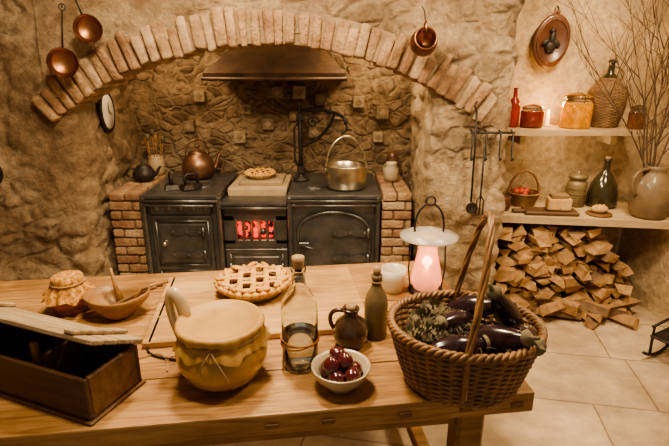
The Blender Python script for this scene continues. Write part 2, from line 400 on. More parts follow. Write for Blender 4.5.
b.tube([(x,3.042,z) for x,z in archpts(-.005,.235,.33,.60,.135)],.011,'iron',8,closed=True)
strap(.22,-.02,.60,3.024); strap(.22,-.02,.42,3.024)
b.box((-.20,3.02,.52),(.07,.02,.03),'iron'); b.tube([(-.20,3.02,.52),(-.20,2.985,.52),(-.12,2.975,.50)],.008,'iron')
panel(-.28,.27,.06,.28,3.07); frame(-.25,.24,.09,.25,3.055)
for i in range(4): strap(-.22+i*.125,-.13+i*.125,.17,3.055)
b.box((-.29,3.05,.42),(.03,.05,.84),'iron',bev=.008); b.box((.28,3.05,.42),(.03,.05,.84),'iron',bev=.008)
for cx,cy,r in((-.93,3.33,.10),(-.15,3.28,.09),(.10,3.56,.09),(.08,3.25,.12)):
    b.lathe([(r,0),(r,.004),(r-.008,.004),(r-.012,0),(r*.5,.0),(r*.5,.004),(r*.5-.006,.004),(0,.003)],'iron',32,c=(cx,cy,.851))
b.tube([(-1.22,2.995,.79),(-.77,2.995,.79)],.008,'iron'); b.tube([(-.28,2.995,.79),(.27,2.995,.79)],.008,'iron')
for x in(-1.2,-.79,-.26,.25): b.tube([(x,2.995,.79),(x,3.06,.79)],.007,'iron')
b.build()
b=B('stone_baking_slab'); b.box((-.525,3.45,.815),(.40,.44,.065),'slab',bev=.012,jit=.003,seg=2); b.box((-.51,3.44,.862),(.30,.28,.03),'palew',bev=.006); b.build()

# hood
b=B('range_hood')
def fr(x0,x1,y0,z): return [(x0,y0,z),(x1,y0,z),(x1,3.74,z),(x0,3.74,z)]
a=fr(-.83,.07,3.22,1.555); c=fr(-.83,.07,3.22,1.595); d=fr(-.62,-.12,3.5,1.80); e=fr(-.62,-.12,3.5,2.74)
b.add(a+c+d+e,[[i+4*k,(i+1)%4+4*k,(i+1)%4+4*k+4,i+4*k+4] for k in range(3) for i in range(4)],'rust',False)
b.tube([(-.835,3.74,1.56),(-.835,3.215,1.56),(.075,3.215,1.56),(.075,3.74,1.56)],.012,'rust',6)
b.build()
b=B('wall_tiles')
for i,(x,z) in enumerate([(-.66,1.33),(-.42,1.45),(-.26,1.45),(-.10,1.40),(-.72,1.12),(-.30,1.28),(.18,1.38),(.36,1.30),(-1.0,1.42),(-.15,1.16),(.33,1.12),(-.5,1.22),(.02,1.30),(-1.1,1.2)]):
    k=.75+.25*((i*37)%5)/5
    b.box((x,3.758,z),(.10*k,.06,.10*k),'tileA' if i%2 else 'tileB',rot=(0,rnd(-.06,.06),0),bev=.005)
    b.box((x,3.727,z),(.045*k,.006,.045*k),'tileB' if i%2 else 'tileA',rot=(0,pi/4,0),bev=.002)
b.build()

# ------------------------------------------------------------ things in the hearth
b=B('iron_pot_crane')
b.tube([(-.24,3.46,.855),(-.24,3.46,1.375)],.015,'ironr'); b.lathe([(.0,0),(.06,0),(.055,.012),(.02,.03),(.016,.05)],'ironr',20,c=(-.24,3.46,.852))
b.ball((-.24,3.46,1.385),.02,'ironr',12,8)
b.box((-.24,3.45,.93),(.05,.03,.05),'ironr'); b.box((-.24,3.45,1.30),(.05,.03,.05),'ironr')
b.tube([(-.24,3.46,1.345),(-.10,3.42,1.355),(.02,3.36,1.33),(.065,3.30,1.31),(.075,3.28,1.27)],.0125,'ironr')
b.tube(bez((-.24,3.46,1.10),(-.12,3.44,1.12),(-.03,3.41,1.22),(.0,3.37,1.335)),.010,'ironr')
b.tube([(-.15+.045*cos(t*.5)*(1-t/22),3.44,1.265+.045*sin(t*.5)*(1-t/22)) for t in range(20)],.007,'ironr')
b.tube(bez((.075,3.28,1.27),(.10,3.27,1.22),(.03,3.27,1.20),(.055,3.28,1.235)),.008,'ironr')
b.tube([(-.24,3.46,1.28),(-.28,3.44,1.22),(-.28,3.44,1.00),(-.25,3.44,.96)],.008,'ironr')
b.build()
def profpot(r,h,t=.004,fl=.008):
    return [(0,0),(r*.92,0),(r*.97,.01),(r,h*.5),(r,h-.01),(r+fl,h),(r+fl-.001,h+.004),(r-t,h-.006),(r-t,h*.5),(r*.9,t+.004),(0,t+.003)]
b=B('brass_jam_pot'); b.lathe(profpot(.140,.15),'brass',48)
b.tube([(-.140,0,.12)]+arc((0,0,.12),.140,pi,0,22,'xz',.22)+[(.140,0,.12)],.007,'brass')
for s in(-1,1): b.ball((s*.143,0,.122),(.008,.018,.02),'brass',10,8)
b.build((.078,3.25,.856),rz=.25)
b=B('copper_kettle')
b.lathe([(0,0),(.085,0),(.10,.012),(.118,.05),(.118,.10),(.10,.145),(.07,.17),(.06,.18),(.062,.185),(.03,.20),(.01,.205),(.008,.215),(.016,.228),(.010,.24),(0,.243)],'copperd',40)
b.tube(bez((.10,0,.05),(.15,0,.06),(.13,0,.13),(.175,0,.165)),[.022-.0009*i for i in range(15)],'copperd',12)
b.tube([(-.085,0,.155)]+arc((0,0,.16),.085,pi,0,18,'xz',.12),.006,'copperd')
b.build((-1.0,3.55,.853),rz=.5)
b=B('iron_teapot')
b.lathe([(0,0),(.05,0),(.075,.03),(.078,.06),(.055,.10),(.045,.105),(.046,.11),(.02,.12),(.006,.125),(.012,.137),(0,.143)],'ironr',28)
b.tube(bez((.06,0,.04),(.10,0,.05),(.09,0,.09),(.12,0,.10)),[.014-.0005*i for i in range(15)],'ironr',8)
b.tube(bez((-.06,0,.09),(-.13,0,.12),(-.13,0,.03),(-.07,0,.03)),.007,'ironr',8)
b.build((-1.345,3.40,.858),rz=.3)
b=B('utensil_crock')
b.lathe([(0,0),(.05,0),(.06,.03),(.06,.11),(.052,.13),(.056,.14),(.05,.14),(.048,.12),(.05,.03),(0,.01)],'stoneware',28)
for i in range(6):
    a=i*1.05; p=Vector((.03*cos(a),.03*sin(a),.02)); q=Vector((.06*cos(a),.06*sin(a),.24+.02*(i%3)))
    b.tube([p,q],.004,'bowlw',6)
    if i%2: b.ball(q,(.016,.006,.026),'bowlw',10,8)
    else: b.tube([q,q+Vector((.005,0,.05))],[.008,.014],'dry',8)
b.build((-1.33,3.62,.858))
def flatiron(loc,rz):
    b=B('flat_iron')
    pts=[(-.045,-.07),(.045,-.07),(.048,0),(.03,.05),(0,.085),(-.03,.05),(-.048,0)]
    n=len(pts); vs=[(x,y,0) for x,y in pts]+[(x*.8,y*.8,.03) for x,y in pts]
    b.add(vs,[list(range(n))[::-1],list(range(n,2*n))]+[[i,(i+1)%n,(i+1)%n+n,i+n] for i in range(n)],'ironr',False)
    b.tube([(0,-.04,.03),(0,-.045,.08),(0,-.02,.095),(0,.03,.095),(0,.05,.08),(0,.045,.03)],.010,'ironr'); b.build(loc,rz)
flatiron((-1.10,3.22,.853),.4); flatiron((-.96,3.20,.857),-.9)
def pie(name,R,h,loc,rz,dish='creamglaze'):
    b=B(name)
    b.lathe([(0,0),(R*.75,0),(R*.95,h*.75),(R,h*.85),(R*.98,h*.95),(0,h*.9)],dish,40)
    b.lathe([(R*.93,h*.9),(R*.5,h*.98),(0,h*1.0)],'filling',36)
    def crimp(i,n): a=2*pi*i/n; rr=R*(.96+.035*sin(i*pi/2)); return (rr*cos(a),rr*sin(a),h*1.05+.004*sin(i*pi/2))
    n=112; b.tube([crimp(i,n) for i in range(n)],[R*.085+R*.02*sin(i*pi/2) for i in range(n)],'crust',8,closed=True,sq=.8)
    for k in range(-2,3):
        o=k*R*.36; L=math.sqrt(max(0,(R*.9)**2-o*o)); m=24
        for d in(0,1):
            pts=[]
            for i in range(m+1):
                t=-L+2*L*i/m; z=h*1.24+.005*sin(t/(R*.36)*pi+pi*(k+d))+.006*(1-(t/R)**2)
                pts.append((t,o,z) if d==0 else (o,t,z))
            b.tube(pts,R*.085,'crust',8,sq=.4)
    for k in range(13):
        a=2*pi*k/13+.2; c=(R*.88*cos(a),R*.88*sin(a),h*1.42); al=a+pi/2+(.6 if k%2 else -.6)
        b.ball(c,(R*.20,R*.085,.010),'crust',12,6,rot=(0,.25 if k%2 else -.2,al))
    return b.build(loc,rz)
pie('small_pie',.105,.03,(-.53,3.43,.878),.3)
b=B('oval_wall_clock')
X=Matrix.Rotation(pi/2,4,'Y')@Matrix.Diagonal((1.25,.9,1,1))
b.lathe([(0,.012),(.085,.014),(.095,.022),(.105,.020),(.108,.008),(.10,0),(0,0)],'ironr',36,X=X)
b.lathe([(0,.020),(.086,.020),(.088,.013)],'white',36,X=X)
b.tube([(.024,0,0),(.026,.0,.06)],.003,'iron',6); b.tube([(.024,0,0),(.026,.035,-.02)],.003,'iron',6)
b.build((-1.465,3.20,1.36))
b=B('enamel_pot'); b.lathe([(0,0),(.04,0),(.055,.03),(.05,.09),(.035,.12),(.04,.135),(.036,.135),(.03,.12),(0,.11)],'creamglaze',28)
b.tube(bez((-.045,0,.11),(-.10,0,.12),(-.09,0,.03),(-.05,0,.03)),.006,'creamglaze'); b.build((.40,3.40,.858),rz=-1)
b=B('storage_jar'); b.lathe([(0,0),(.045,0),(.05,.02),(.05,.12),(.04,.14),(.042,.16),(.03,.17),(0,.175)],'terra',28); b.build((.43,3.6,.858))
def pan(name,r,d,L,loc,rot,mat='copper'):
    b=B(name)
    X=Matrix.Rotation(pi/2,4,'X')
    b.lathe([(0,0),(r*.75,.002),(r*.95,d*.5),(r,d),(r+.004,d+.001),(r-.004,d-.001),(r*.9,d*.5),(r*.7,.006),(0,.005)],mat,36,X=X)
    b.tube([(0,-d*.8,r*.95),(0,-d*.5,r+L*.5),(0,-.005,r+L)],[.007,.006,.005],'ironr' if L>.1 else mat,8,sq=.5)
    b.tube([(0.016*cos(t),-.005,r+L+.014+.016*sin(t)) for t in [i*pi/6 for i in range(12)]],.003,'ironr',6,closed=True)
    b.tube([(0,.03,r+L+.03),(0,-.01,r+L+.026),(0,-.012,r+L+.01)],.004,'ironr',6)
    return b.build(loc,rot=rot)
pan('copper_ladle_pan',.072,.045,.19,(-1.44,2.745,1.655),(0,.12,.35))
pan('copper_ladle_pan',.068,.045,.17,(-1.28,2.755,1.820),(0,-.3,.2))
b=B('copper_jug_hanging')
X=Matrix.Rotation(pi*.42,4,'X')
b.lathe([(0,0),(.055,0),(.07,.03),(.068,.06),(.048,.09),(.058,.115),(.052,.113),(.042,.09),(.06,.06),(.06,.03),(0,.01)],'copper',36,X=X)
b.tube(bez((.0,-.03,.06),(0,-.06,.13),(0,-.10,.12),(0,-.10,.06)),.006,'copper')
b.tube([(0,-.07,.10),(0,-.02,.16),(0,.06,.19)],.003,'ironr')
b.build((.46,2.735,1.745))
b=B('hanging_iron_utensils')
b.tube([(.77,2.79,1.28),(1.02,2.79,1.28)],.007,'ironr')
for x in(.78,.86,.94,1.01):
    b.tube([(x,2.83,1.29),(x,2.785,1.28),(x,2.78,1.16),(x,2.765,1.125),(x,2.745,1.14)],.0055,'ironr',6)
b.tube([(.79,2.78,1.40),(.795,2.77,1.2),(.80,2.77,.88)],.006,'ironr',8)
b.lathe([(0,0),(.03,.004),(.035,.016),(.03,.014),(0,.01)],'ironr',20,X=Matrix.Translation((.80,2.76,.85))@Matrix.Rotation(pi/2,4,'X'))
b.tube([(.85,2.77,1.2),(.852,2.765,.9)],.005,'ironr')
for s in(-1,0,1): b.tube([(.852,2.765,.92),(.852+s*.02,2.765,.89),(.852+s*.02,2.765,.80)],.004,'ironr',6)
b.tube([(.79,2.78,1.40),(.775,2.78,1.43),(.79,2.79,1.45)],.005,'ironr')
b.build()
b=B('skillet'); X=Matrix.Rotation(pi/2,4,'X')
b.lathe([(0,0),(.07,0),(.085,.03),(.081,.03),(.066,.006),(0,.005)],'ironr',32,X=X); b.tube([(0,-.015,.08),(0,-.01,.24)],[.009,.007],'ironr',8,sq=.5)
b.build((-1.97,2.72,1.06),rz=.5)

# ------------------------------------------------------------ shelves
b=B('shelf_upper'); 
def shelfpoly(b,pts,z0,z1,mat):
    n=len(pts); b.add([(x,y,z0) for x,y in pts]+[(x,y,z1) for x,y in pts],[list(range(n)),list(range(n,2*n))]+[[i,(i+1)%n,(i+1)%n+n,i+n] for i in range(n)],mat,False)
shelfpoly(b,[(1.05,3.12),(1.98,3.10),(2.0,3.14),(2.0,3.44),(1.05,3.44)],1.218,1.252,'shelfw')
for x in(1.25,1.85): b.prism([(x-.02,1.14),(x+.02,1.14),(x+.02,1.218),(x-.02,1.218)],3.26,3.44,'shelfw')
b.build()
b=B('shelf_lower'); shelfpoly(b,[(1.05,3.05),(2.14,2.90),(2.15,3.0),(2.09,3.44),(1.05,3.44)],.665,.71,'shelfw'); b.build()
US=1.253; LS=.711
def clipjar(name,r,h,fill,loc):
    b=B(name)
    b.lathe([(0,0),(r*.9,0),(r,.01),(r,h*.68),(r*.82,h*.78),(r*.82,h*.82)],'glass',32)
    b.lathe([(0,.006),(r*.86,.006),(r*.93,.014),(r*.93,h*.64),(0,h*.66)],fill,32)
    b.lathe([(r*.86,h*.82),(r*.88,h*.86),(r*.86,h*.90),(r*.5,h*.96),(0,h)],'glass',32)
    b.tube([(r*.87*cos(i*pi/12),r*.87*sin(i*pi/12),h*.83) for i in range(24)],.004,'terra',6,closed=True)
    b.tube([(0,-r*.86,h*.70),(0,-r*1.05,h*.78),(0,-r*.9,h*.92),(0,-r*.3,h*.99)],.002,'ironr',5)
    b.tube([(r*.86*cos(i*pi/12),r*.86*sin(i*pi/12),h*.77) for i in range(24)],.003,'ironr',5,closed=True)
    return b.build(loc)
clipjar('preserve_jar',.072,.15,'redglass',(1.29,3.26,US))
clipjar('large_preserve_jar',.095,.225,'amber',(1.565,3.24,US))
clipjar('pickle_jar',.05,.15,'honey',(1.93,3.18,US))
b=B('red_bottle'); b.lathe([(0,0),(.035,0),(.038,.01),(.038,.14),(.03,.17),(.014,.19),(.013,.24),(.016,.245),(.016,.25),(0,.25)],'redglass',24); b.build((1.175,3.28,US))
b=B('candle'); b.lathe([(0,0),(.035,0),(.04,.006),(.012,.008),(.012,.07),(0,.072)],'wax',20); b.ball((0,0,.088),(.008,.008,.02),'flame',10,8); b.build((1.43,3.34,US))
def wickerwall(b,prof,rows,stakes,mat,rr=.005,ex=1,ey=1,amp=.004,skew=0):
    for k in range(rows):
        t=k/(rows-1); r,z=prof(t); n=stakes*4; pts=[]
        for i in range(n):
            a=2*pi*i/n; q=r+amp*sin(a*stakes/2+pi*k); pts.append((q*cos(a)*ex,q*sin(a)*ey,z+rnd(-.0006,.0006)))
        b.tube(pts,rr*rnd(.9,1.1),mat,6,closed=True)
    for i in range(stakes):
        a=2*pi*i/stakes; b.tube([((prof(t/8)[0])*cos(a)*ex,(prof(t/8)[0])*sin(a)*ey,prof(t/8)[1]) for t in range(9)],rr*.9,mat,6)
b=B('wicker_demijohn')
def dj(t): z=.30*t; return (.085+.030*sin(min(1,t*1.2)*pi*.75) -(.05*max(0,t-.75)*4),z+.006)
wickerwall(b,dj,36,24,'wicker2',.0048,amp=.003)
b.lathe([(0,.004),(.08,.004),(.107,.12),(.10,.22),(.05,.31),(.022,.34),(.018,.40),(.024,.405),(.024,.42),(0,.42)],'darkglass',32)
b.lathe([(0,.42),(.016,.42),(.018,.45),(0,.452)],'cork',16)
b.tube(bez((.06,0,.28),(.11,0,.33),(.08,0,.37),(.024,0,.38)),.006,'wicker2')
b.build((1.785,3.31,US))
b=B('small_wicker_basket')
wickerwall(b,lambda t:(.075+.03*t,.005+.085*t),14,22,'wicker',.0045,amp=.003)
b.lathe([(0,.006),(.075,.006),(.09,.05),(0,.06)],'wicker',20)
for i in range(14):
    a=rnd(0,6.28); q=rnd(0,.075); b.ball((q*cos(a),q*sin(a),.08+rnd(0,.02)),rnd(.018,.026),'redfruit',12,8)
b.tube(arc((0,0,.08),.105,0,pi,22,'xz',.16),.009,'wicker'); b.tube([(.105*cos(i*pi/12),.105*sin(i*pi/12),.09) for i in range(24)],.008,'wicker',closed=True)
b.build((1.315,3.31,LS))
b=B('clay_pot'); b.lathe([(0,0),(.035,0),(.05,.04),(.04,.08),(.045,.095),(.04,.095),(.03,.08),(0,.07)],'terra',24); b.build((1.14,3.18,LS))
b=B('cutting_board'); b.box((0,0,.012),(.34,.13,.024),'darkw',bev=.006); b.box((-.20,0,.012),(.08,.04,.022),'darkw',bev=.006); b.build((1.42,3.10,LS),rz=-.1)
b=B('wrapped_cheese_box'); b.box((0,0,.04),(.15,.09,.078),'bread',bev=.012,seg=2,jit=.004); b.tube([(0,-.046,0.002),(0,-.047,.079),(0,.047,.079),(0,.046,.002)],.003,'string',6,closed=True); b.tube([(-.076,0,0.002),(-.077,0,.08),(.077,0,.08),(.076,0,.002)],.003,'string',6,closed=True)
b.box((0,.002,.092),(.11,.07,.024),'wicker2',bev=.004); b.build((1.47,3.10,LS+.026),rz=-.1)
b=B('ceramic_canister'); b.lathe([(0,0),(.06,0),(.065,.01),(.065,.15),(.06,.17),(.05,.175),(.05,.19),(.062,.195),(.062,.215),(.03,.225),(.012,.228),(.014,.245),(0,.25)],'olive',32)
for z in(.04,.09,.13): b.tube([(.066*cos(i*pi/14),.066*sin(i*pi/14),z) for i in range(28)],.003,'olive',6,closed=True)
b.build((1.67,3.29,LS))
b=B('dark_glass_bottle'); b.lathe([(0,.01),(.06,0),(.090,.005),(.100,.02),(.096,.10),(.082,.16),(.045,.22),(.024,.25),(.020,.31),(.027,.315),(.027,.33),(.018,.33),(.018,.31)],'darkglass',36)
b.lathe([(0,.325),(.018,.325),(.020,.345),(0,.347)],'cork',16); b.build((1.850,3.28,LS))
b=B('bread_loaf'); b.lathe([(0,0),(.075,0),(.08,.008),(.075,.012),(0,.012)],'midw',28)
b.ball((0,0,.038),(.055,.038,.028),'bread',20,12); 
for k in(-1,0,1): b.tube([(k*.025-.01,-.03,.056),(k*.025,0,.067),(k*.025+.01,.03,.056)],.004,'crust',6)
b.build((1.73,3.07,LS))
b=B('stoneware_jug')
b.lathe([(0,0),(.09,0),(.105,.02),(.125,.12),(.12,.19),(.085,.26),(.062,.29),(.062,.31),(.078,.335),(.073,.335),(.054,.31),(.054,.29),(.08,.25),(.115,.18),(.10,.02),(0,.012)],'jugglaze',40)
b.tube(bez((-.06,-.02,.31),(-.17,-.05,.34),(-.18,-.05,.18),(-.12,-.03,.15)),.012,'jugglaze',10)
b.build((2.02,3.03,LS))
b=B('dried_branches')
def twig(p,d,L,r,dep):
    n=7; pts=[p.copy()]; dd=d.copy()
    for i in range(n):
        dd=(dd+Vector((rnd(-.16,.16),rnd(-.10,.08),rnd(-.06,.12)))).normalized(); pts.append(pts[-1]+dd*L/n)
    for q in pts:
        q.y=min(q.y,.30); q.x=min(q.x,.12-q.y*.1)
    b.tube(pts,[r*(1-.7*i/n) for i in range(n+1)],'twig',5)
    if dep>0:
        for i in range(2,n+1):
            if rnd(0,1)<.85:
                e=(dd+Vector((rnd(-.9,.7),rnd(-.35,.2),rnd(-.2,.5)))).normalized(); twig(pts[i],e,L*rnd(.35,.55),r*.55,dep-1)
for i in range(9):
    d=Vector((-.42+.06*i+rnd(-.05,.05),rnd(-.1,.1),1)).normalized(); twig(Vector((rnd(-.025,.025),rnd(-.025,.025),.12)),d,rnd(.95,1.3),.0062,2)
b.build((2.02,3.03,LS))
b=B('oval_wall_mould'); X=Matrix.Rotation(pi/2,4,'X')@Matrix.Diagonal((.78,1.12,1,1))
b.lathe([(0,.015),(.09,.012),(.115,.03),(.145,.035),(.15,.02),(.14,0),(0,0)],'terra',40,X=X)
b.tube([(.117*cos(i*pi/24)*.82,-.036,.117*sin(i*pi/24)*1.14) for i in range(48)],.004,'copperd',6,closed=True)
b.ball((0,-.03,-.035),(.035,.014,.035),'ironr',12,8); b.ball((.0,-.03,.02),(.02,.012,.045),'ironr',12,8); b.ball((-.008,-.032,.065),(.018,.012,.016),'ironr',12,8)
for s in(-1,1): b.ball((s*.035,-.028,-.01),(.03,.008,.016),'ironr',12,8,rot=(0,s*.7,0))
b.tube([(0,-.02,.16),(0,-.01,.20),(0,.02,.215)],.005,'ironr'); b.ball((.0,-.02,.175),.014,'terra',10,8)
b.build((1.41,3.415,1.79),rot=(0,.12,0))

# ------------------------------------------------------------ firewood
b=B('firewood_stack')
def log(cx,cy,cz,w,h,L,yaw,roll,pitch=0):
    k=random.choice([3,3,4,4,5,5]); pts=[]
    a0=rnd(0,6.28)
    for i in range(k):
        a=a0+2*pi*i/k+rnd(-.35,.35); pts.append((w*.55*cos(a)*rnd(.85,1.15),h*.55*sin(a)*rnd(.85,1.15)))
    X=Matrix.Translation((cx,cy,cz))@Euler((pitch,roll,yaw)).to_matrix().to_4x4()
    n=5; vs=[]
    for j in range(n):
        y=-L/2+L*j/(n-1); s=1+rnd(-.08,.08); ox=rnd(-.004,.004)
        for x,z in pts: vs.append((x*s+ox,y+(rnd(-.015,.015) if j in(0,n-1) else 0),z*s))
    bk={random.randrange(k)}
    b.mi('bark'); b.mi('logside')
    b.add(vs,[list(range(k))[::-1],[(n-1)*k+i for i in range(k)]],random.choice(['logend','logend','logend2']),False,X)
    o=len(b.v)-len(vs)
    for j in range(n-1):
        for i in range(k):
            l=(i+1)%k; b.f.append([o+j*k+i,o+j*k+l,o+(j+1)*k+l,o+(j+1)*k+i]); b.m.append(b.mi('bark' if i in bk else 'logside')); b.sm.append(False)
z=.032; row=0
while z<.61:
    xr=2.03-.34*(z/.62)**1.6; x=1.11+(row%2)*.03
    while x<xr-.03:
        w=rnd(.07,.13); h=rnd(.048,.072)
        log(x+w/2,3.19+rnd(-.09,.04)+.02*(z/.6),z+rnd(-.010,.010),w*1.12,h*1.18,rnd(.28,.36),rnd(-.35,.35),rnd(-.4,.4),rnd(-.08,.08)); x+=w*.86
    z+=.047; row+=1
for i in range(12): log(rnd(1.45,1.96),rnd(2.93,3.02),.034+.035*(i%3),rnd(.07,.11),rnd(.05,.08),.28,rnd(.3,1.6)*random.choice([-1,1]),rnd(-1,1),rnd(-.06,.06))
b.build()
b=B('doll_rocking_chair')
for y in(-.09,.09):
    b.tube([(-.16+.32*i/12,y,.012+.05*((i/6-1)**2)) for i in range(13)],.009,'ironr')
    b.tube([(-.09,y,.03),(-.10,y,.15)],.008,'ironr'); b.tube([(.09,y,.03),(.08,y,.15),(.12,y,.34)],.009,'ironr'); b.ball((.12,y,.35),.013,'ironr')
    b.tube([(-.10,y,.15),(-.10,y,.22)],.007,'ironr'); b.tube([(-.12,y,.22),(.10,y,.23)],.008,'ironr')
b.box((-.01,0,.155),(.21,.20,.014),'ironr')
for z in(.22,.26,.30): b.box((.10+(z-.2)*.2,0,z),(.008,.17,.02),'ironr')
b.build((1.97,2.46,0),rz=.5)

# ------------------------------------------------------------ table
TR=math.radians(7.2); TZ=.78
TX=Matrix.Translation((.560,1.150,0))@Matrix.Rotation(TR,4,'Z')
b=B('kitchen_table'); W=2.35; D=.98
ys=[0,.20,.40,.60,.79,D]
for i in range(5):
    y0,y1=ys[i],ys[i+1]; b.box((-W/2,(y0+y1)/2,TZ-.032),(W,y1-y0-.004,.064),'table',bev=.005,seg=2)
for x in(-W+.12,-.14):
    for y in(.12,D-.12):
        b.box((x,y,.36),(.085,.085,.72),'tablee',bev=.01)
b.box((-W/2,.12,.66),(W-.3,.03,.11),'tablee'); b.box((-W/2,D-.12,.66),(W-.3,.03,.11),'tablee')
for x in(-W+.12,-.14): b.box((x,D/2,.66),(.03,D-.3,.11),'tablee'); b.box((x,D/2,.15),(.05,D-.3,.06),'tablee')
for x in(-.05,-.20,-.37,-.58,-.73): b.box((x,-.0015,TZ-.035),(.035,.004,.014),'midw',bev=.001)
o=b.build(); o.matrix_world=TX
ZT=TZ+.001
b=B('pastry_board')
for i in range(3): b.box((0,(i-1)*.17,.011),(.74,.168,.022),'board',bev=.003)
b.box((-.372,0,.011),(.03,.51,.022),'board',bev=.003)
b.build((-.27,1.675,ZT),rz=TR+.02)
pie('lattice_pie',.138,.042,(-.315,1.740,ZT+.023),.15)
b=B('covered_crock')
b.lathe([(0,0),(.07,0),(.088,.006),(.112,.03),(.130,.065),(.133,.09),(.124,.118),(.112,.140),(.112,.155),(.112,.162),(0,.162)],'ochre',56)
def ruf(a,k,r,z):
    if k>=6: 
        s=(k-5)/5; return r+.003*s*sin(a*23)+.005*s*sin(a*5+1), z+.006*s*sin(a*7)+.003*s*sin(a*13)
    return r,z
b.lathe([(0,.169),(.04,.169),(.08,.1695),(.102,.172),(.112,.180),(.122,.182),(.128,.174),(.125,.162),(.119,.150),(.126,.138),(.132,.128),(.135,.120)],'hide',120,rm=ruf)
for dz in(0,.004): b.tube([((.1215+.0015*sin(3*i))*cos(i*pi/30),(.1215)*sin(i*pi/30),.150+dz) for i in range(60)],.0024,'string',6,closed=True)
b.tube(bez((.0,-.123,.15),(.02,-.155,.14),(.04,-.145,.10),(.05,-.147,.07)),.002,'string',5)
b.tube(bez((.0,-.123,.15),(-.02,-.155,.13),(-.03,-.145,.11),(-.02,-.147,.09)),.002,'string',5)
X=Matrix.Rotation(math.radians(163),4,'Z')
b.tube(bez((.115,0,.16),(.125,0,.295),(.215,0,.25),(.130,0,.085),20),.0135,'stoneware',12,X=X,sq=1.4)
b.build((-.322,1.225,ZT),scale=(.97,.97,1.04))
b=B('glass_water_bottle')
b.lathe([(0,.004),(.035,.0),(.05,.004),(.054,.014),(.054,.19),(.050,.215),(.034,.245),(.021,.262),(.018,.30),(.022,.305),(.022,.318),(.015,.318),(.0145,.30),(.018,.262),(.031,.243),(.047,.214),(.0515,.19),(.0515,.014),(.045,.008),(0,.010)],'glass',48)
b.lathe([(0,.0115),(.044,.0095),(.0508,.016),(.0508,.115),(0,.115)],'water',48)
b.lathe([(0,.300),(.0135,.300),(.0145,.318),(.018,.34),(.018,.352),(0,.353)],'cork',24)
for ph,zz,am in((1,.09,.012),(2,.096,-.006),(2.6,.086,.008)): b.tube([(.0565*cos(i*pi/20),.0565*sin(i*pi/20),zz+am*sin(i*pi/20+ph)) for i in range(40)],.0022,'orangestring',6,closed=True)
b.tube([(-.04,-.04,.10),(-.048,-.035,.05),(-.05,-.04,.004)],.002,'orangestring',6)
b.build((-.103,1.285,ZT))
b=B('brown_glazed_jug')
b.lathe([(0,0),(.038,0),(.044,.006),(.057,.035),(.058,.06),(.045,.088),(.026,.102),(.022,.115),(.028,.13),(.027,.134),(.019,.126),(.016,.11),(0,.10)],'brownglaze',36)
b.tube(bez((.02,0,.122),(.075,0,.135),(.075,0,.08),(.052,0,.055)),.007,'brownglaze',10,X=Matrix.Rotation(pi*.97,4,'Z'))
b.lathe([(0,.124),(.014,.124),(.016,.142),(0,.144)],'cork',16)
b.build((.052,1.395,ZT))
b=B('stoneware_bottle')
b.lathe([(0,0),(.034,0),(.038,.006),(.039,.12),(.034,.15),(.018,.18),(.014,.205),(.018,.21),(.018,.222),(0,.222)],'olive',32)
b.lathe([(0,.222),(.011,.222),(.014,.25),(0,.252)],'cork',16); b.tube([(.017*cos(i*pi/8),.017*sin(i*pi/8),.20) for i in range(16)],.003,'string',6,closed=True)
b.build((.137,1.45,ZT))
b=B('bowl_of_red_onions')
b.lathe([(0,.003),(.035,.0),(.042,.003),(.045,.012),(.07,.035),(.082,.062),(.084,.068),(.080,.070),(.074,.062),(.062,.036),(.035,.016),(0,.013)],'creamglaze',44)
def oni(p): 
    return Vector((p.x,p.y,p.z+(.25*max(0,p.z)**6)))
pl=[(0,0,.036),(.037,.008,.048),(-.036,.012,.048),(.008,.04,.05),(-.012,-.037,.048),(.03,-.032,.052),(.012,.0,.078),(-.026,-.016,.076),(-.008,.03,.08)]
for x,y,z in pl:
    e=(rnd(-.8,.8),rnd(-.8,.8),rnd(0,6)); b.ball((x,y,z),(.0245,.0245,.023),'plum',20,14,fn=oni,rot=e)
    d=Euler(e).to_matrix()@Vector((0,0,1)); c=Vector((x,y,z)); b.tube([c+d*.026,c+d*.034],.0015,'string',5)
b.build((.018,1.180,ZT))
# wicker basket
b=B('wicker_basket_of_vegetables')
def wb(t): return (.150+.052*t**.8,.008+.165*t)
wickerwall(b,wb,21,38,'wicker',.0056,ex=1.03,ey=.90,amp=.0045)
b.lathe([(0,.004),(.148,.004),(.150,.012),(0,.012)],'wicker',36,X=Matrix.Diagonal((1.03,.9,1,1)))
for k in range(3):
    n=160; b.tube([((.205+.007*cos(i*2*pi/n*22+k*2.09))*1.03*cos(2*pi*i/n),(.205+.007*cos(i*2*pi/n*22+k*2.09))*.9*sin(2*pi*i/n),.182+.008*sin(i*2*pi/n*22+k*2.09)) for i in range(n)],.0068,'wicker',6,closed=True)
for k in range(3):
    n=120; b.tube([((.152+.005*cos(i*2*pi/n*18+k*2.09))*1.03*cos(2*pi*i/n),(.152+.005*cos(i*2*pi/n*18+k*2.09))*.9*sin(2*pi*i/n),.012+.006*sin(i*2*pi/n*18+k*2.09)) for i in range(n)],.0055,'wicker',6,closed=True)
base=[]
for i in range(41):
    a=pi*i/40; base.append(Vector((-.012+.055*sin(a)-.006*cos(a),-.186*cos(a)*(1-.18*sin(a)),.15+.345*sin(a)**.95 if 0<i<40 else .10)))
base[0].z=.06; base[-1].z=.06
for k in range(3):
    pts=[]
    for i,p in enumerate(base):
        w=i*.42+k*2*pi/3; t=base[min(i+1,40)]-base[max(i-1,0)]; t.normalize(); u=Vector((1,0,0)); v=t.cross(u)
        pts.append(p+(u*cos(w)+v*sin(w))*.0050)
    b.tube(pts,.0055,'wicker',6)
b.lathe([(.175,.06),(.17,.11),(.12,.130),(0,.138)],'dry',30,X=Matrix.Diagonal((1.03,.9,1,1)))
def eggf(p): s=1-.36*max(0,p.z)-.05; return Vector((p.x*s,p.y*s,p.z))
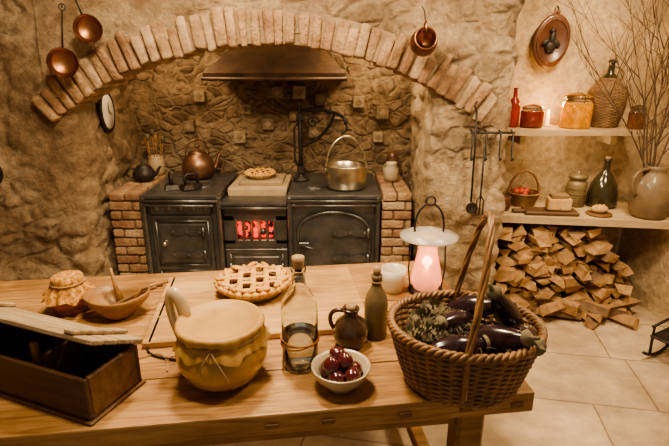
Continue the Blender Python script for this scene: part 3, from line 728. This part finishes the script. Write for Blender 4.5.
for (x,y,z,L,rot) in [(.120,.02,.205,.115,(.35,-.55,0)),(.075,-.07,.180,.105,(.9,.9,.3)),(.045,.09,.188,.10,(1.2,.3,1)),(-.03,-.115,.168,.09,(0,1.5,.3)),(.155,-.05,.170,.08,(1.35,0,.3)),(-.02,.02,.172,.085,(1.3,.2,-.8))]:
    E=Matrix.Translation((x,y,z))@Euler(rot).to_matrix().to_4x4()
    b.ball((0,0,0),(.038,.038,L),'egg',20,14,X=E,fn=eggf)
    b.lathe([(.020,L*.82),(.023,L*.90),(.012,L*1.0),(.006,L*1.05),(.005,L*1.2),(0,L*1.22)],'dry',12,X=E)
for i in range(4):
    x,y=[(-.12,.02),(-.08,.09),(-.13,-.05),(-.08,-.05)][i]
    b.ball((x,y,.156),(.036,.036,.034),'dry',12,10)
    for j in range(50):
        th=rnd(0,6.28); ph=rnd(.1,1.6); d=Vector((sin(ph)*cos(th),sin(ph)*sin(th),cos(ph))); c=Vector((x,y,.156))
        t=d.orthogonal().normalized()*.007; b.add([c+d*.032-t,c+d*.032+t,c+d*.050+Vector((0,0,.005))],[[0,1,2]],random.choice(['green','dry','dry']),False)
for i in range(420):
    a=rnd(0,6.28); q=.18*math.sqrt(rnd(0,1)); p=Vector((q*cos(a)*1.0,q*sin(a)*.88,.128+rnd(0,.028)))
    d=Vector((rnd(-1,1),rnd(-1,1),rnd(-.1,.6))).normalized()*rnd(.015,.032); u=d.cross(Vector((0,0,1))).normalized()*rnd(.002,.005)
    m=p+d*.5+Vector((0,0,.004)); b.add([p,m-u,p+d,m+u],[[0,1,2,3]],random.choice(['dry','dry','dry','green']),False)
for i in range(90):
    a=rnd(1.2,5.1); q=rnd(0,.15); p=Vector((q*cos(a),q*sin(a)*.88,.148)); b.tube(bez(p,p+Vector((rnd(-.04,.04),rnd(-.04,.04),.04)),p+Vector((rnd(-.06,.06),rnd(-.06,.06),.04)),p+Vector((rnd(-.06,.06),rnd(-.05,.05),.015)),8),.001,'dry',4)
b.build((.362,1.215,ZT),rz=-.12,scale=(.97,.97,1))
b=B('glass_table_lamp')
b.lathe([(0,0),(.065,0),(.07,.008),(.05,.016),(.02,.022),(.0,.022)],'ironr',32)
b.lathe([(0,.022),(.022,.022),(.022,.09),(0,.092)],'wax',24); b.ball((0,0,.118),(.009,.009,.024),'flame',12,10)
b.lathe([(.048,.017),(.062,.05),(.056,.09),(.043,.15),(.034,.20),(.036,.222),(.033,.222),(.031,.20),(.040,.15),(.053,.09),(.059,.05),(.045,.019)],'lampglass',36)
b.lathe([(.0,.262),(.02,.26),(.06,.245),(.105,.232),(.112,.232),(.112,.237),(.06,.252),(.02,.268),(0,.27)],'frost',40)
for s in(-1,1): b.tube([(s*.062,0,.01),(s*.072,0,.10),(s*.066,0,.22),(s*.05,0,.245)],.003,'ironr',6)
b.tube(bez((-.055,0,.245),(-.06,0,.34),(-.03,0,.345),(-.015,0,.365)),.004,'ironr'); b.tube(bez((.055,0,.245),(.06,0,.34),(.03,0,.345),(.015,0,.365)),.004,'ironr')
b.tube([(.018*cos(i*pi/8),0,.375+.018*sin(i*pi/8)) for i in range(16)],.0035,'ironr',6,closed=True)
b.build((.365,1.79,ZT))
b=B('white_ceramic_dish'); b.lathe([(0,0),(.035,0),(.04,.02),(.05,.06),(.052,.10),(.048,.10),(.045,.06),(.03,.012),(0,.01)],'white',32); b.build((.235,1.79,ZT))
b=B('honey_jar_with_cloth_cover')
b.lathe([(0,0),(.055,0),(.06,.008),(.06,.085),(.05,.10),(.05,.12),(0,.12)],'honey',32)
b.lathe([(0,.128),(.035,.129),(.052,.124),(.055,.112),(.054,.10),(.065,.085),(.080,.068),(.088,.055)],'lace',72,rm=lambda a,k,r,z:(r+(.009*max(0,k-3)/4)*sin(a*12),z+.006*sin(a*8)*(k>5)))
b.tube([(.0565*cos(i*pi/16),.0565*sin(i*pi/16),.103) for i in range(32)],.003,'string',6,closed=True)
b.build((-.975,1.635,ZT),scale=(1,1,1.1))
b=B('wooden_dough_bowl')
def ov(a,k,r,z): return r*(1+.30*abs(cos(a))**3*(z>.03)),z+(.012*abs(cos(a))**3 if z>.03 else 0)
b.lathe([(0,0),(.045,0),(.065,.02),(.082,.055),(.088,.080),(.084,.083),(.076,.056),(.055,.025),(0,.012)],'bowlw',48,rm=ov)
b.tube([(.04,.0,.03),(.08,.02,.09),(.17,.05,.10)],[.010,.007,.008],'bowlw',8)
b.tube([(.0,.03,.03),(-.02,.05,.10),(-.03,.06,.16)],[.018,.007,.006],'bowlw',8)
b.tube(bez((-.03,-.02,.035),(.01,.0,.05),(.05,.02,.07),(.13,.03,.088)),[.02]+[.008]*13+[.006],'midw',8)
b.build((-.78,1.595,ZT),rz=.15)
b=B('wooden_spoon'); b.tube([(0,0,.008),(.13,0,.01)],.007,'midw',8); b.ball((-.03,0,.010),(.04,.026,.009),'midw',16,10); b.build((-.83,1.80,ZT),rz=.3)
b=B('loose_twine'); pts=[]
for i in range(60):
    t=i/59; pts.append((.13*t-.02*sin(t*9),.045*sin(t*7)+.02*cos(t*15),.003))
b.tube(pts,.0018,'string',5); b.build((-.60,1.29,ZT),rz=.2)
b=B('hooked_wire_skewer'); b.tube([(0,0,.004)]+bez((.0,0,.004),(.03,-.06,.004),(.10,-.05,.004),(.16,-.06,.004)),.0035,'ironr',6); b.build((-.60,1.37,ZT),rz=-.1)
b=B('wooden_candle_box'); L=.56; d=.185; h=.125; t=.013
b.box((-L/2,d/2,.006+t/2),(L,d,t),'darkw'); b.box((-L/2,t/2,h/2+.004),(L,t,h),'darkw',bev=.003); b.box((-L/2,d-t/2,h/2+.004),(L,t,h),'darkw',bev=.003)
b.box((-t/2,d/2,h/2+.004),(t,d-2*t,h),'midw',bev=.003); b.box((-L+t/2,d/2,h/2+.004),(t,d-2*t,h),'darkw',bev=.003); b.box((-.20,d/2,h/2+.01),(.010,d-2*t,h*.85),'midw',bev=.002)
b.box((-L/2,d/2,.004),(L+.014,d+.014,.009),'midw',bev=.003)
LX=Matrix.Translation((0,d,h+.008))@Matrix.Rotation(math.radians(-28),4,'X')
for i in range(4): b.box((-L/2+.01,-.030-.047*i,.008),(L+.03,.044,.014),'palew',bev=.003,X=LX)
for x in(-.05,-L+.07): b.box((x,-.10,.022),(.035,.19,.012),'palew',bev=.003,X=LX)
b.box((-.195,.03,h*.95),(.02,.012,.12),'midw',bev=.002)
b.build((-.615,1.022,ZT),rz=math.radians(-21))

# ------------------------------------------------------------ lights
def light(kind,name,loc,power,col,size=.1,target=None,spot=None,blend=.6):
    l=bpy.data.lights.new(name,kind); l.energy=power; l.color=col
    if kind=='AREA': l.size=size
    else: l.shadow_soft_size=size
    if spot: l.spot_size=math.radians(spot); l.spot_blend=blend
    o=bpy.data.objects.new(name,l); o.location=loc; S.collection.objects.link(o)
    if target: o.rotation_euler=(Vector(target)-Vector(loc)).to_track_quat('-Z','Y').to_euler()
    return o
W=(1,.79,.52); W2=(1,.73,.43)
light('AREA','ceiling_lamp_table',(-.35,1.9,2.68),48,W,.22,(-.2,1.4,0))
light('AREA','ceiling_lamp_room',(1.3,1.6,2.68),46,W,.35,(1.5,2.5,.3))
light('AREA','arch_fill_light',(-.3,1.1,2.65),48,W,.3,(-.5,2.85,1.1))  # added fill aimed at the arch, not a lamp of the room
light('POINT','hearth_lamp_a',(-1.15,3.3,1.95),13,W2,.05)
light('POINT','hearth_lamp_b',(.32,3.35,1.85),15,W2,.05)
light('POINT','hearth_fill_c',(-.95,3.15,1.80),5.5,W2,.04)  # added fill, hidden behind the arch, brightens the wall around the hood
light('POINT','hearth_fill_d',(.12,3.15,1.80),5.5,W2,.04)  # matching added fill on the right, also out of view
light('SPOT','shelf_spot',(1.5,2.4,2.6),75,W2,.06,(1.62,3.3,1.2),75)
light('POINT','candle_glow',(1.43,3.30,1.42),3.4,(1,.55,.2),.03)
light('POINT','undershelf_lamp',(1.55,3.18,1.15),3.0,W2,.04)
light('POINT','lamp_flame_glow',(.365,1.79,ZT+.13),.8,(1,.5,.25),.02)
light('POINT','fire_glow',(-.525,3.02,.60),.4,(1,.2,.06),.04)
w=bpy.data.worlds.new('world'); S.world=w; w.use_nodes=True
w.node_tree.nodes['Background'].inputs[0].default_value=(1,.83,.62,1); w.node_tree.nodes['Background'].inputs[1].default_value=.28
# ------------------------------------------------------------ camera
cd=bpy.data.cameras.new('camera'); cd.lens=490/669*36; cd.sensor_width=36; cd.clip_start=.02
co=bpy.data.objects.new('camera',cd); S.collection.objects.link(co); co.location=(0,0,1.65); co.rotation_euler=(math.radians(72),0,0); S.camera=co
